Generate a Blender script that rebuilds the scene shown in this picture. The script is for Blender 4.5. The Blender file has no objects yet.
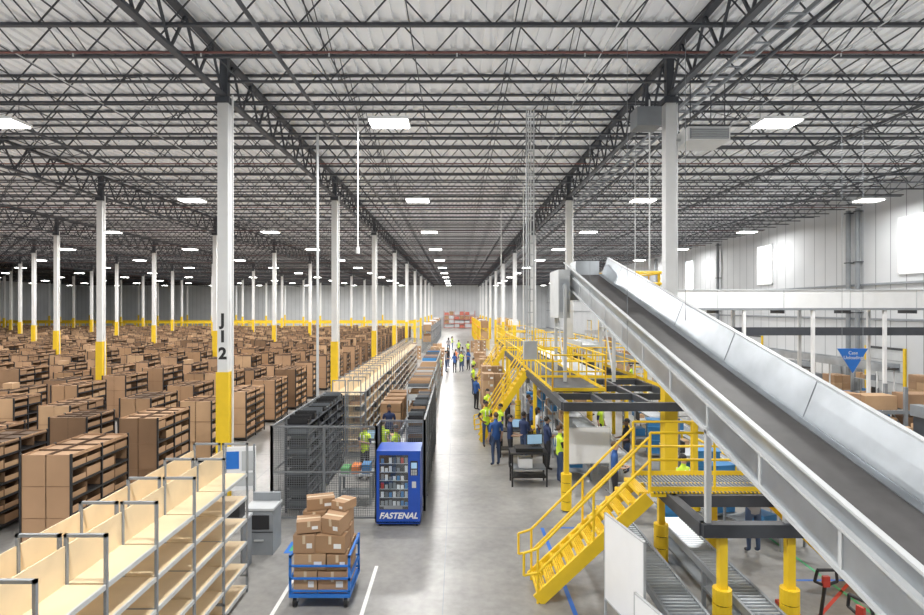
import bpy, bmesh, math, random
from mathutils import Vector, Matrix, Euler
random.seed(7)
S=bpy.context.scene
CAMZ=5.3; F=560.0
COL=bpy.context.collection

# ---------------------------------------------------------------- materials
MATS={}
def mat(name,col,rough=.6,metal=0.0,var=.08,scale=3.0,bump=0.0,emit=0.0):
    if name in MATS: return MATS[name]
    m=bpy.data.materials.new(name); m.use_nodes=True
    nt=m.node_tree; b=nt.nodes['Principled BSDF']
    tc=nt.nodes.new('ShaderNodeTexCoord'); nz=nt.nodes.new('ShaderNodeTexNoise')
    nz.inputs['Scale'].default_value=scale; nz.inputs['Detail'].default_value=4
    nt.links.new(tc.outputs['Object'],nz.inputs['Vector'])
    r=nt.nodes.new('ShaderNodeValToRGB')
    r.color_ramp.elements[0].position=.3; r.color_ramp.elements[1].position=.7
    r.color_ramp.elements[0].color=tuple(max(0,c*(1-var)) for c in col)+(1,)
    r.color_ramp.elements[1].color=tuple(min(1,c*(1+var)) for c in col)+(1,)
    nt.links.new(nz.outputs['Fac'],r.inputs['Fac'])
    nt.links.new(r.outputs['Color'],b.inputs['Base Color'])
    b.inputs['Roughness'].default_value=rough; b.inputs['Metallic'].default_value=metal
    if bump>0:
        bp=nt.nodes.new('ShaderNodeBump'); bp.inputs['Strength'].default_value=bump
        nt.links.new(nz.outputs['Fac'],bp.inputs['Height']); nt.links.new(bp.outputs['Normal'],b.inputs['Normal'])
    if emit>0:
        b.inputs['Emission Color'].default_value=tuple(col)+(1,)
        b.inputs['Emission Strength'].default_value=emit
    MATS[name]=m; return m
M_white=mat('white_paint',(.80,.81,.81),.45,var=.03)
M_yel=mat('safety_yellow',(.90,.60,.02),.5,var=.06)
M_dark=mat('dark_steel',(.045,.05,.06),.55,var=.15)
M_joist=mat('joist_paint',(.042,.046,.054),.6,var=.15)
M_deck=mat('roof_deck_white',(.90,.91,.92),.5,var=.05,scale=.5)
M_galv=mat('galvanised_steel',(.46,.49,.52),.36,.8,var=.16,scale=1.5)
M_grey=mat('grey_paint',(.24,.26,.28),.5,var=.08)
M_lgrey=mat('light_grey_paint',(.52,.54,.55),.5,var=.06)
M_ply=mat('birch_plywood',(.78,.62,.40),.6,var=.08,scale=2)
M_card=mat('cardboard',(.36,.215,.115),.85,var=.16,scale=.8)
M_card2=mat('cardboard_light',(.50,.32,.18),.85,var=.12,scale=1.2)
M_cardA=mat('corrugated_bin_tan',(.40,.245,.14),.88,var=.18,scale=.5)
M_cardB=mat('corrugated_bin_brown',(.25,.15,.085),.88,var=.2,scale=.5)
M_carddk=mat('cardboard_shadowed_brown',(.11,.068,.042),.9,var=.2)  # darker cardboard brown, shade inside the open bins put into the colour
M_tape=mat('packing_tape',(.62,.50,.34),.35)
M_black=mat('black_plastic',(.018,.018,.02),.5)
M_belt=mat('rubber_belt',(.045,.042,.042),.6,var=.18,scale=4)
M_blue=mat('vending_blue',(.012,.07,.42),.35)
M_blue2=mat('sign_blue',(.02,.17,.62),.5)
M_bluetape=mat('blue_floor_tape',(.03,.16,.62),.5)
M_wtape=mat('white_floor_tape',(.85,.85,.82),.5)
M_gtape=mat('green_floor_tape',(.08,.42,.18),.5)
M_red=mat('red_paint',(.55,.05,.03),.5)
M_brick=mat('rack_orange_red',(.50,.14,.10),.6)
M_redpipe=mat('sprinkler_pipe_red',(.16,.055,.045),.5)
M_teal=mat('blue_tote_plastic',(.04,.22,.50),.5)
M_screen=mat('monitor_screen',(.25,.40,.55),.2,emit=.5)
M_board=mat('whiteboard_surface',(.88,.89,.9),.3,var=.02)
M_lamp=mat('led_lens',(1,.99,.96),.4,var=0,emit=18)
M_win=mat('daylight_window',(.90,.96,1.0),.3,var=.01,emit=1.6)
M_wood=mat('pallet_wood',(.42,.30,.18),.8,var=.2)
M_green=mat('green_plastic',(.10,.40,.12),.5)
M_orange=mat('orange_plastic',(.85,.22,.03),.5)
M_bin=mat('grey_bin_plastic',(.12,.135,.15),.5)
M_wire=mat('wire_mesh_grey',(.16,.17,.18),.5)

def glass():
    m=bpy.data.materials.new('glass_pane'); m.use_nodes=True; nt=m.node_tree
    for n in list(nt.nodes): nt.nodes.remove(n)
    o=nt.nodes.new('ShaderNodeOutputMaterial'); mx=nt.nodes.new('ShaderNodeMixShader')
    t=nt.nodes.new('ShaderNodeBsdfTransparent'); g=nt.nodes.new('ShaderNodeBsdfGlossy')
    t.inputs[0].default_value=(.92,.95,.97,1)
    g.inputs['Roughness'].default_value=.05; mx.inputs[0].default_value=.1
    nt.links.new(t.outputs[0],mx.inputs[1]); nt.links.new(g.outputs[0],mx.inputs[2]); nt.links.new(mx.outputs[0],o.inputs[0])
    return m
M_glass=glass()

def floor_mat():
    m=bpy.data.materials.new('polished_concrete'); m.use_nodes=True; nt=m.node_tree; b=nt.nodes['Principled BSDF']
    tc=nt.nodes.new('ShaderNodeTexCoord')
    n1=nt.nodes.new('ShaderNodeTexNoise'); n1.inputs['Scale'].default_value=.35; n1.inputs['Detail'].default_value=8; n1.inputs['Roughness'].default_value=.65
    n2=nt.nodes.new('ShaderNodeTexNoise'); n2.inputs['Scale'].default_value=6; n2.inputs['Detail'].default_value=6
    nt.links.new(tc.outputs['Object'],n1.inputs['Vector']); nt.links.new(tc.outputs['Object'],n2.inputs['Vector'])
    mx=nt.nodes.new('ShaderNodeMath'); mx.operation='MULTIPLY_ADD'; mx.inputs[1].default_value=.3
    nt.links.new(n2.outputs['Fac'],mx.inputs[0]); nt.links.new(n1.outputs['Fac'],mx.inputs[2])
    r=nt.nodes.new('ShaderNodeValToRGB'); r.color_ramp.elements[0].position=.48; r.color_ramp.elements[1].position=.82
    r.color_ramp.elements[0].color=(.20,.196,.188,1); r.color_ramp.elements[1].color=(.38,.37,.352,1)
    nt.links.new(mx.outputs[0],r.inputs['Fac']); nt.links.new(r.outputs['Color'],b.inputs['Base Color'])
    b.inputs['Roughness'].default_value=.33
    return m
M_floor=floor_mat()

def wall_mat():
    m=bpy.data.materials.new('insulated_metal_wall'); m.use_nodes=True; nt=m.node_tree; b=nt.nodes['Principled BSDF']
    tc=nt.nodes.new('ShaderNodeTexCoord'); sp=nt.nodes.new('ShaderNodeSeparateXYZ'); nt.links.new(tc.outputs['Object'],sp.inputs[0])
    ad=nt.nodes.new('ShaderNodeMath'); ad.operation='ADD'; nt.links.new(sp.outputs[0],ad.inputs[0]); nt.links.new(sp.outputs[1],ad.inputs[1])
    fr=nt.nodes.new('ShaderNodeMath'); fr.operation='PINGPONG'; fr.inputs[1].default_value=.55; nt.links.new(ad.outputs[0],fr.inputs[0])
    lt=nt.nodes.new('ShaderNodeMath'); lt.operation='GREATER_THAN'; lt.inputs[1].default_value=.03; nt.links.new(fr.outputs[0],lt.inputs[0])
    nz=nt.nodes.new('ShaderNodeTexNoise'); nz.inputs['Scale'].default_value=.4; nt.links.new(tc.outputs['Object'],nz.inputs['Vector'])
    r=nt.nodes.new('ShaderNodeValToRGB'); r.color_ramp.elements[0].color=(.50,.52,.54,1); r.color_ramp.elements[1].color=(.66,.675,.69,1)
    nt.links.new(nz.outputs['Fac'],r.inputs['Fac'])
    mx=nt.nodes.new('ShaderNodeMix'); mx.data_type='RGBA'; mx.inputs[6].default_value=(.28,.30,.32,1)
    nt.links.new(lt.outputs[0],mx.inputs[0]); nt.links.new(r.outputs['Color'],mx.inputs[7]); nt.links.new(mx.outputs[2],b.inputs['Base Color'])
    b.inputs['Roughness'].default_value=.6
    return m
M_wall=wall_mat()

# ---------------------------------------------------------------- mesh builder
class MB:
    def __init__(s): s.v=[];s.f=[];s.m=[];s.mats=[]
    def mi(s,m):
        if m not in s.mats: s.mats.append(m)
        return s.mats.index(m)
    def hexa(s,c,m):
        b=len(s.v); s.v+= [tuple(p) for p in c]; k=s.mi(m)
        for q in ((0,3,2,1),(4,5,6,7),(0,1,5,4),(1,2,6,5),(2,3,7,6),(3,0,4,7)):
            s.f.append(tuple(b+i for i in q)); s.m.append(k)
    def box(s,x0,x1,y0,y1,z0,z1,m):
        s.hexa([(x0,y0,z0),(x1,y0,z0),(x1,y1,z0),(x0,y1,z0),(x0,y0,z1),(x1,y0,z1),(x1,y1,z1),(x0,y1,z1)],m)
    def cbox(s,c,d,m,rz=0.0,rx=0.0):
        R=Euler((rx,0,rz)).to_matrix(); c=Vector(c)
        P=[(-1,-1,-1),(1,-1,-1),(1,1,-1),(-1,1,-1),(-1,-1,1),(1,-1,1),(1,1,1),(-1,1,1)]
        s.hexa([c+R@Vector((p[0]*d[0]/2,p[1]*d[1]/2,p[2]*d[2]/2)) for p in P],m)
    def beam(s,p,q,w,h,m):
        p=Vector(p);q=Vector(q);d=(q-p).normalized()
        up=Vector((0,0,1)) if abs(d.z)<.95 else Vector((0,1,0))
        r=d.cross(up).normalized(); u=r.cross(d).normalized(); r=r*w/2;u=u*h/2
        s.hexa([p-r-u,p+r-u,q+r-u,q-r-u,p-r+u,p+r+u,q+r+u,q-r+u],m)
    def cyl(s,p,q,r,m,n=10,r2=None,cap=True):
        if r2 is None:r2=r
        p=Vector(p);q=Vector(q);d=(q-p).normalized()
        up=Vector((0,0,1)) if abs(d.z)<.95 else Vector((0,1,0))
        a=d.cross(up).normalized(); u=a.cross(d).normalized(); b=len(s.v);k=s.mi(m)
        for i in range(n):
            t=2*math.pi*i/n; o=a*math.cos(t)+u*math.sin(t)
            s.v.append(tuple(p+o*r)); s.v.append(tuple(q+o*r2))
        for i in range(n):
            j=(i+1)%n; s.f.append((b+2*i,b+2*j,b+2*j+1,b+2*i+1)); s.m.append(k)
        if cap:
            s.f.append(tuple(b+2*i for i in reversed(range(n)))); s.m.append(k)
            s.f.append(tuple(b+2*i+1 for i in range(n))); s.m.append(k)
    def ell(s,c,r,m,nu=10,nv=7,v0=0.0,v1=1.0,tilt=0.0):
        b=len(s.v);k=s.mi(m);R=Matrix.Rotation(tilt,3,'X');c=Vector(c)
        for j in range(nv+1):
            ph=math.pi*(v0+(v1-v0)*j/nv)
            for i in range(nu):
                t=2*math.pi*i/nu
                s.v.append(tuple(c+R@Vector((r[0]*math.sin(ph)*math.cos(t),r[1]*math.sin(ph)*math.sin(t),r[2]*math.cos(ph)))))
        for j in range(nv):
            for i in range(nu):
                i2=(i+1)%nu
                s.f.append((b+j*nu+i,b+(j+1)*nu+i,b+(j+1)*nu+i2,b+j*nu+i2)); s.m.append(k)
    def mesh(s,name,smooth=False):
        me=bpy.data.meshes.new(name); me.from_pydata(s.v,[],s.f)
        for m in s.mats: me.materials.append(m)
        me.polygons.foreach_set('material_index',s.m)
        if smooth: me.polygons.foreach_set('use_smooth',[True]*len(s.f))
        me.update(); return me
    def obj(s,name,loc=(0,0,0),rz=0,parent=None,smooth=False):
        return put(name,s.mesh(name,smooth),loc,rz,parent)
def put(name,me,loc=(0,0,0),rz=0,parent=None):
    o=bpy.data.objects.new(name,me); o.location=loc; o.rotation_euler=(0,0,rz); COL.objects.link(o)
    if parent: o.parent=parent
    return o
def empty(name,loc=(0,0,0),rz=0):
    o=bpy.data.objects.new(name,None); o.location=loc; o.rotation_euler=(0,0,rz); COL.objects.link(o); return o
def text(name,body,size,loc,rot,m,parent,shear=0,bold=0):
    c=bpy.data.curves.new(name,'FONT'); c.body=body; c.size=size; c.align_x='CENTER'; c.align_y='CENTER'; c.shear=shear; c.offset=bold; c.extrude=.002
    t=bpy.data.objects.new('tmp',c); COL.objects.link(t); bpy.context.view_layer.update()
    dg=bpy.context.evaluated_depsgraph_get(); me=bpy.data.meshes.new_from_object(t.evaluated_get(dg)); bpy.data.objects.remove(t)
    me.materials.clear(); me.materials.append(m)
    o=bpy.data.objects.new(name,me); o.location=loc; o.rotation_euler=rot; COL.objects.link(o); o.parent=parent; return o

# ---------------------------------------------------------------- shell
X0,X1,Y0,Y1,ZD=-102.0,24.0,-8.0,150.0,12.2
b=MB(); b.box(X0,X1,Y0,Y1,-.2,0,M_floor); b.obj('floor')
b=MB(); b.box(X0,X1,Y0,Y1,ZD+.08,ZD+.3,M_deck)
x=X0
while x<X1-.2:
    b.box(x,x+.17,Y0,Y1,ZD,ZD+.08,M_deck); x+=.34
roof=b.obj('ceiling')
b=MB(); b.box(X1,X1+.3,Y0,Y1,0,ZD+.3,M_wall); b.obj('wall_right')
b=MB(); b.box(X0-.3,X0,Y0,Y1,0,ZD+.3,M_wall); b.obj('wall_left')
b=MB(); b.box(X0,X1,Y1,Y1+.3,0,ZD+.3,M_wall); b.obj('wall_back')
b=MB(); b.box(X0,X1,Y0-.3,Y0,0,ZD+.3,M_wall); b.obj('wall_front')
b=MB(); b.box(X1-.05,X1,Y0,Y1,0,.3,M_grey); b.obj('baseboard_right')
b=MB()
for i in range(-7,4):
    x=-.25+5.95*i*1.0
    b.box(x-.008,x+.008,Y0,Y1,0,.0015,M_grey)
for j in range(1,22): b.box(X0,X1,6.75*j-.008,6.75*j+.008,0,.0015,M_grey)
b.obj('floor_control_joints')

# ---------------------------------------------------------------- columns
BX,BY=11.9,13.5; CX0=-6.22
b=MB()
b.box(-.14,.14,-.14,.14,0,10.75,M_white); b.box(-.3,.3,-.3,.3,0,.03,M_grey)
b.box(-.17,.17,-.17,.17,.03,3.6,M_yel)
b.box(-.19,.19,-.19,.19,10.75,10.9,M_dark); b.box(-.1,.1,-.1,.1,10.9,12.1,M_dark)
b.cyl((.21,.0,0),(.21,0,11),.03,M_white,6)
cm=b.mesh('column')
colJ=None
for k in range(-1,8):
    for j in range(0,10):
        o=put('building_column',cm,(CX0-BX*k,15+BY*j,0))
        if k==0 and j==0: colJ=o
for ch,z in (('J',4.98),('1',4.53),('2',4.08)):
    text('letter_'+ch,ch,.42,(0,-.145,z),(math.pi/2,0,0),M_black,colJ,bold=.018)

# ---------------------------------------------------------------- roof steel
b=MB()
zb,zt=11.36,12.14
xL,xR=CX0-BX*8,X1-.1
for dz,(w,h) in ((zb,(.10,.05)),(zt,(.12,.05))):
    b.box(xL,xR,-w/2,w/2,dz-h/2,dz+h/2,M_joist)
n=int((xR-xL)/.70)
for i in range(n):
    xa=xL+i*.70
    if i%2==0: b.beam((xa,0,zb),(xa+.70,0,zt),.025,.03,M_joist)
    else: b.beam((xa,0,zt),(xa+.70,0,zb),.025,.03,M_joist)
jm=b.mesh('joist')
par=empty('roof_joists')
y=1.5;
while y<Y1-.3:
    put('joist',jm,(0,y,0),0,par); y+=1.5
b=MB(); 
zb,zt=10.95,12.0; L=Y1-.2
b.box(-.08,.08,0,L,zb-.04,zb+.04,M_joist); b.box(-.09,.09,0,L,zt-.045,zt+.045,M_joist)
n=int(L/.675)
for i in range(n):
    ya=i*.675
    b.beam((0,ya,zb if i%2==0 else zt),(0,ya+.675,zt if i%2==0 else zb),.055,.05,M_joist)
gm=b.mesh('girder')
for k in range(-1,8): put('roof_girder',gm,(CX0-BX*k,0,0))
b=MB()
x=xL+2; q=0
while x<X1-.3:
    b.box(x-.012,x+.012,0,Y1-.2,11.385,11.41,M_joist)
    if q%2==0: b.box(x-.012,x+.012,0,Y1-.2,12.08,12.11,M_joist)
    x+=2.4; q+=1
# cross bridging (X braces) between adjacent joists
for xb in (-15.5,-9.4,-3.2,2.8,9.0,14.9,20.2):
    for j in range(0,24):
        ya=1.5+1.5*j
        b.beam((xb,ya,11.39),(xb,ya+1.5,12.1),.02,.02,M_joist); b.beam((xb+.04,ya,12.1),(xb+.04,ya+1.5,11.39),.02,.02,M_joist)
b.obj('joist_bridging')
b=MB()
for k in range(0,43):
    y=3.0+3.375*k
    b.cyl((xL,y,11.29),(X1-.2,y,11.29),.024,M_dark if k%3 else M_redpipe,6)
    if k<10:
        for i in range(-14,8): b.cyl((i*3.0,y,11.2),(i*3.0,y,11.27),.02,M_lgrey,5)
for x in (-38,-26,-14.2,-4.2,7.3,13.5,19):
    b.cyl((x,0,11.2),(x,Y1-.2,11.2),.05,M_dark,8)
for x in (-10.4,3.4,9.0,16.4):
    b.cyl((x,0,11.3),(x,Y1-.2,11.3),.014,M_lgrey,6)
b.obj('sprinkler_pipes')
b=MB()
for x in (6.35,6.75):
    b.box(x-.02,x+.02,0,Y1-.3,10.98,11.08,M_grey)
y=0
while y<Y1-.4: b.box(6.35,6.75,y,y+.04,10.98,11.01,M_grey); y+=.6
b.obj('cable_tray')

# ---------------------------------------------------------------- high bay lights
b=MB()
b.box(-.6,.6,-.42,.42,0,.09,M_white); b.box(-.56,.56,-.38,.38,-.03,0,M_lamp)
b.box(-.2,.2,-.12,.12,.09,.2,M_lgrey)
for sx in (-.5,.5):
    b.cyl((sx,0,.09),(sx,0,1.28),.008,M_dark,5)
lm=b.mesh('high_bay_light')
for k in range(-8,3):
    for j in range(0,12):
        x=-2.05+11.75*k; y=4.8+12.2*j
        o=put('high_bay_light',lm,(x,y,10.9))
        if x>-60:
            ld=bpy.data.lights.new('led_array','AREA'); ld.shape='RECTANGLE'; ld.size=1.1; ld.size_y=.76
            ld.energy=740 if x<18 else 300; ld.color=(1,.985,.96)
            l=bpy.data.objects.new('led_array',ld); l.location=(0,0,-.05); COL.objects.link(l); l.parent=o
# added fill lamp with no fixture, stands in for up-light on the deck
ld=bpy.data.lights.new('added_roof_fill','AREA'); ld.shape='RECTANGLE'; ld.size=84; ld.size_y=146; ld.energy=11500; ld.color=(.98,.99,1)
l=bpy.data.objects.new('added_roof_fill',ld); l.location=(-19,68,10.7); l.rotation_euler=(math.pi,0,0); COL.objects.link(l); l.parent=roof

# ---------------------------------------------------------------- right wall windows + drains + doors
wi=1
for y in (29.3,43.6,57.7,76,95,120):
    b=MB(); b.box(X1-.06,X1-.01,y-1,y+1,7.2,10.1,M_win); b.box(X1-.1,X1-.005,y-1.08,y-1,7.1,10.2,M_white); b.box(X1-.1,X1-.005,y+1,y+1.08,7.1,10.2,M_white)
    b.box(X1-.1,X1-.005,y-1.08,y+1.08,10.1,10.2,M_white); b.box(X1-.1,X1-.005,y-1.08,y+1.08,7.1,7.2,M_white)
    b.box(X1-.08,X1-.005,y-.02,y+.02,7.2,10.1,M_lgrey)
    b.obj('window_%d'%wi); wi+=1
for y in (33.2,34.0,51,67,90):
    b=MB(); b.cyl((X1-.25,y,.1),(X1-.25,y,11.2),.13,M_grey,10)
    for z in (2,5,8,11): b.box(X1-.4,X1,y-.16,y+.16,z,z+.06,M_dark)
    b.obj('roof_drain_pipe')
b=MB()
for z in (4.6,6.6): b.box(X1-.12,X1,Y0,Y1,z,z+.12,M_grey)
b.obj('trim_1')
for i in range(6):
    y=30+14*i
    b=MB(); b.box(X1-.08,X1-.01,y,y+2.7,0,3.0,M_lgrey)
    for z in (.6,1.2,1.8,2.4): b.box(X1-.1,X1-.01,y,y+2.7,z,z+.03,M_grey)
    b.box(X1-.12,X1-.01,y-.12,y,0,3.12,M_yel); b.box(X1-.12,X1-.01,y+2.7,y+2.82,0,3.12,M_yel); b.box(X1-.12,X1-.01,y,y+2.7,3.0,3.12,M_dark)
    b.obj('door_%d'%(i+1))

# ---------------------------------------------------------------- bin shelving field
def pod(b,cx,cy,L=1.85,H=2.1):
    w=.55; y0,y1=cy-L/2,cy+L/2
    A=random.choice((M_cardA,M_cardA,M_card,M_card2,M_cardB))
    b.box(cx-w,cx+w,y0,y0+.02,.12,H,A); b.box(cx-w,cx+w,y1-.02,y1,.12,H,A)
    b.box(cx-.01,cx+.01,y0,y1,.1,H,M_carddk)
    for sx in (-1,1):
        for yy in (y0-.02,cy-.02,y1-.02):
            b.box(cx+sx*w-.022,cx+sx*w+.022,yy,yy+.04,0,H+.02,M_black)
    for z in (H*.34,H*.67): b.box(cx-w,cx+w,y0-.008,y0,z,z+.015,M_cardB)
    b.box(cx-w,cx+w,y0-.015,y0+.01,.08,.14,M_black)
    nl=6; st=(H-.12)/nl
    for i in range(nl+1):
        z=.1+st*i
        if i<nl: b.box(cx-w-.012,cx+w+.012,y0+.005,y1-.005,z,z+.05,M_black)
        else: b.box(cx-w-.012,cx+w+.012,y0+.005,y1-.005,z-.05,z-.02,random.choice((M_cardA,M_cardB,M_cardA,M_carddk)))
        if i<nl:
            for sx in (-1,1):
                xx=cx+sx*(w-.02)
                nb=max(2,int(L/.45)); k=random.choice((M_cardA,M_card,M_card2,M_cardA))
                for q in range(nb):
                    if random.random()<.88:
                        b.box(xx-.005,xx+.005,y0+L*q/nb+.015,y0+L*(q+1)/nb-.015,z+.05,z+.05+st*random.choice((.35,.45,.6)),k)
                    if q: 
                        yy=y0+L*q/nb; b.box(min(cx,cx+sx*w),max(cx,cx+sx*w),yy-.004,yy+.004,z+.05,z+st-.05,M_cardB)
    for xx in (-w+.01,w-.01): b.box(cx+xx-.008,cx+xx+.008,y0,y1,H-.06,H,M_cardA)
    b.box(cx-.012,cx+.012,y0,y1,H-.05,H+.005,M_carddk)
    for q in (1,2,3): b.box(cx-w,cx+w,y0+L*q/4-.008,y0+L*q/4+.008,H-.05,H-.005,M_carddk)
    if random.random()<.10: b.box(cx-.3,cx+.1,cy-.3,cy+.1,H-.02,H+.22,M_card2)
variants=[]
for v in range(5):
    b=MB()
    for k in range(27):
        cy=13.31+3.375*k; r=random.random()
        if r<.05: continue
        if r<.2: pod(b,0,cy-.25,1.3,random.choice((1.85,2.1)))
        else: pod(b,0,cy+random.uniform(-.1,.1),random.choice((1.85,1.85,2.1)),random.choice((2.1,2.1,1.95,2.2)))
    variants.append(b.mesh('bin_shelf_row'))
par=empty('cardboard_bin_shelving_rows')
for k in range(38):
    put('bin_shelf_row',variants[(k*3+k//5)%5],(-8.95-2.4*k,(0.55 if k%2 else 0),0),0,par)
b=MB()
for yy in (109,116,124):
    b.box(-100,-8,yy,yy+.08,2.3,2.6,M_yel); b.box(-100,-8,yy,yy+.08,1.2,1.35,M_yel)
    x=-100
    while x<-8: b.box(x,x+.12,yy,yy+.12,0,2.6,M_yel); x+=2.2
b.obj('yellow_guard_fence')

# ---------------------------------------------------------------- plywood shelving rows
def shelfrow(b,x0,x1,y0,n,pitch=1.05,H=2.78,levels=(2.2,1.78,1.36,.94,.52,.12),items=0):
    for i in range(n+1):
        y=y0+pitch*i
        for xx in (x0,x1-.035): b.box(xx,xx+.035,y-.018,y+.018,0,H,M_grey)
        b.box(x0,x1,y-.018,y+.018,H-.035,H,M_grey); b.box(x0,x1,y-.018,y+.018,.3,.335,M_grey)
        b.box(x0,x1,y-.01,y+.01,1.35,1.38,M_grey)
        if i<n:
            b.box(x0+.002,x0+.02,y+.02,y+pitch-.02,.1,H-.13,M_ply)
            for z in levels:
                b.box(x0+.02,x1-.03,y+.02,y+pitch-.02,z,z+.02,M_ply)
                b.box(x1-.03,x1-.005,y+.02,y+pitch-.02,z-.035,z+.022,M_lgrey)
                b.box(x0+.005,x0+.02,y+.02,y+pitch-.02,z-.035,z,M_lgrey)
            for z in levels[1:]:
                if random.random()<items:
                    b.box(x0+.06,x1-.08,y+.1,y+.1+random.uniform(.3,.7),z+.022,z+.022+random.uniform(.1,.28),random.choice((M_card,M_card2,M_bin)))
b=MB(); shelfrow(b,-4.38,-3.9,2.05,8); b.obj('plywood_storage_shelving')
b=MB(); shelfrow(b,-4.92,-4.42,2.05,8); b.obj('plywood_storage_shelving')
b=MB(); shelfrow(b,-3.95,-3.45,20.2,27,1.05,2.7,(2.15,1.75,1.36,.94,.52,.12),.4); b.obj('plywood_storage_shelving')
b=MB(); shelfrow(b,-4.5,-4.0,20.2,27,1.05,2.7,(2.15,1.75,1.36,.94,.52,.12),.4); b.obj('plywood_storage_shelving')

# ---------------------------------------------------------------- wire cage
def wire(b,p,q,z0,z1,sp=.055,t=.008,m=None):
    m=m or M_wire; p=Vector((p[0],p[1],0)); q=Vector((q[0],q[1],0)); L=(q-p).length; d=(q-p)/L
    n=max(1,int(L/sp))
    for i in range(n+1):
        a=p+d*L*i/n; b.box(a.x-t/2,a.x+t/2,a.y-t/2,a.y+t/2,z0,z1,m)
    n=int((z1-z0)/sp)
    for i in range(n+1):
        z=z0+(z1-z0)*i/n; b.beam((p.x,p.y,z),(q.x,q.y,z),t,t,m)
    k=max(1,round(L/1.2))
    for i in range(k+1):
        a=p+d*L*i/k; b.box(a.x-.03,a.x+.03,a.y-.03,a.y+.03,0,z1+.03,m)
    for z in (z0,(z0+z1)/2,z1): b.beam((p.x,p.y,z),(q.x,q.y,z),.035,.045,m)
b=MB()
wire(b,(-4.6,13.9),(-2.0,13.9),.1,2.35); wire(b,(-2.0,14.65),(-.85,14.65),.1,2.35); wire(b,(-2.0,13.9),(-2.0,14.65),.1,2.35)
wire(b,(-.85,14.65),(-.85,21.8),.1,2.35); wire(b,(-4.6,13.9),(-4.6,19.6),.1,2.35); wire(b,(-4.6,19.6),(-3.2,19.6),.1,2.35)
b.obj('wire_mesh_security_cage')
def binrack(b,L,D=.6,H=2.1,n=6,cols=None,fr=None,top=True):
    cols=cols or (M_bin,M_bin,M_black,M_black,M_grey,M_card); fr=fr or M_grey
    for y in (0,L/4,L/2,L*.75,L):
        for x in (0,D-.04): b.box(x,x+.04,y-.02,y+.02,0,H,fr)
    for i in range(n):
        z=.12+i*(H-.15)/(n-.9)
        b.box(0,D,0,L,z,z+.03,fr)
        y=.06
        while y<L-.25 and (top or i<n-1):
            h=random.uniform(.10,.2); w=random.uniform(.16,.3)
            if random.random()<.93:
                c=random.choice(cols)
                b.box(.04,D-.03,y,y+w-.03,z+.03,z+.05,c); b.box(.04,.06,y,y+w-.03,z+.03,z+.03+h,c); b.box(D-.05,D-.03,y,y+w-.03,z+.03,z+.03+h*.7,c)
                b.box(.04,D-.03,y,y+.012,z+.03,z+.03+h,c); b.box(.04,D-.03,y+w-.045,y+w-.03,z+.03,z+.03+h,c)
            y+=w
b=MB(); binrack(b,4.6,.6,2.3,9,(M_bin,M_black,M_black,M_bin),M_dark); b.obj('parts_bin_rack',(-4.45,14.5,0))
b=MB(); binrack(b,5.5,.5,2.1,7); b.obj('parts_bin_rack',(-1.45,15.9,0))
def table(b,w,d,h=.9,top=M_lgrey,leg=M_grey):
    b.box(-w/2,w/2,-d/2,d/2,h-.04,h,top)
    for sx in (-1,1):
        for sy in (-1,1):
            b.box(sx*(w/2-.04)-.025,sx*(w/2-.04)+.025,sy*(d/2-.04)-.025,sy*(d/2-.04)+.025,0,h-.04,leg)
    b.box(-w/2+.05,w/2-.05,-d/2+.05,d/2-.05,.25,.28,leg)
def monitor(b,x,y,z,rz=0):
    b.cbox((x,y,z+.2),(.5,.03,.32),M_black,rz); 
    n=Vector((math.sin(rz),-math.cos(rz),0))*.018
    b.cbox((x+n.x,y+n.y,z+.2),(.46,.006,.28),M_screen,rz)
    b.cyl((x,y,z),(x,y,z+.1),.02,M_black,6); b.cbox((x,y,z+.01),(.2,.15,.02),M_black,rz)
b=MB(); table(b,1.4,.7); monitor(b,-.3,0,.9); b.box(.1,.5,-.2,.2,.9,1.1,M_card2); b.box(-.65,-.45,-.2,.1,.9,1.15,M_yel)
b.obj('packing_workbench',(-2.45,18.6,0))
b=MB(); table(b,.9,.6,.8); 
for i in range(3): b.box(-.4+.28*i,-.18+.28*i,-.2,.2,.8,.8+.15+.05*i,(M_green,M_orange,M_teal)[i])
b.obj('parts_cart',(-2.75,15.4,0))
b=MB(); binrack(b,9,.9,2.2,5,(M_card,M_bin,M_lgrey,M_card2),M_lgrey); b.obj('grey_storage_rack',(-2.0,22.3,0))
b=MB(); binrack(b,8,.9,2.2,5,(M_card,M_bin,M_card2,M_teal),M_lgrey); b.obj('grey_storage_rack',(-2.1,33,0))
b=MB()
for i in range(4):
    b.box(-.5,.5,.1+i*1.1,1.0+i*1.1,.2,.28,M_grey)
    for q in (-.45,.4): b.box(q,q+.06,.2+i*1.1,.9+i*1.1,0,.2,M_grey)
    for q in range(3): b.box(-.42,.42,.15+i*1.1,.9+i*1.1,.28+q*.36,.62+q*.36,random.choice((M_card,M_card2,M_cardB)))
b.obj('carton_stack',(-2.75,23.0,0))

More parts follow.
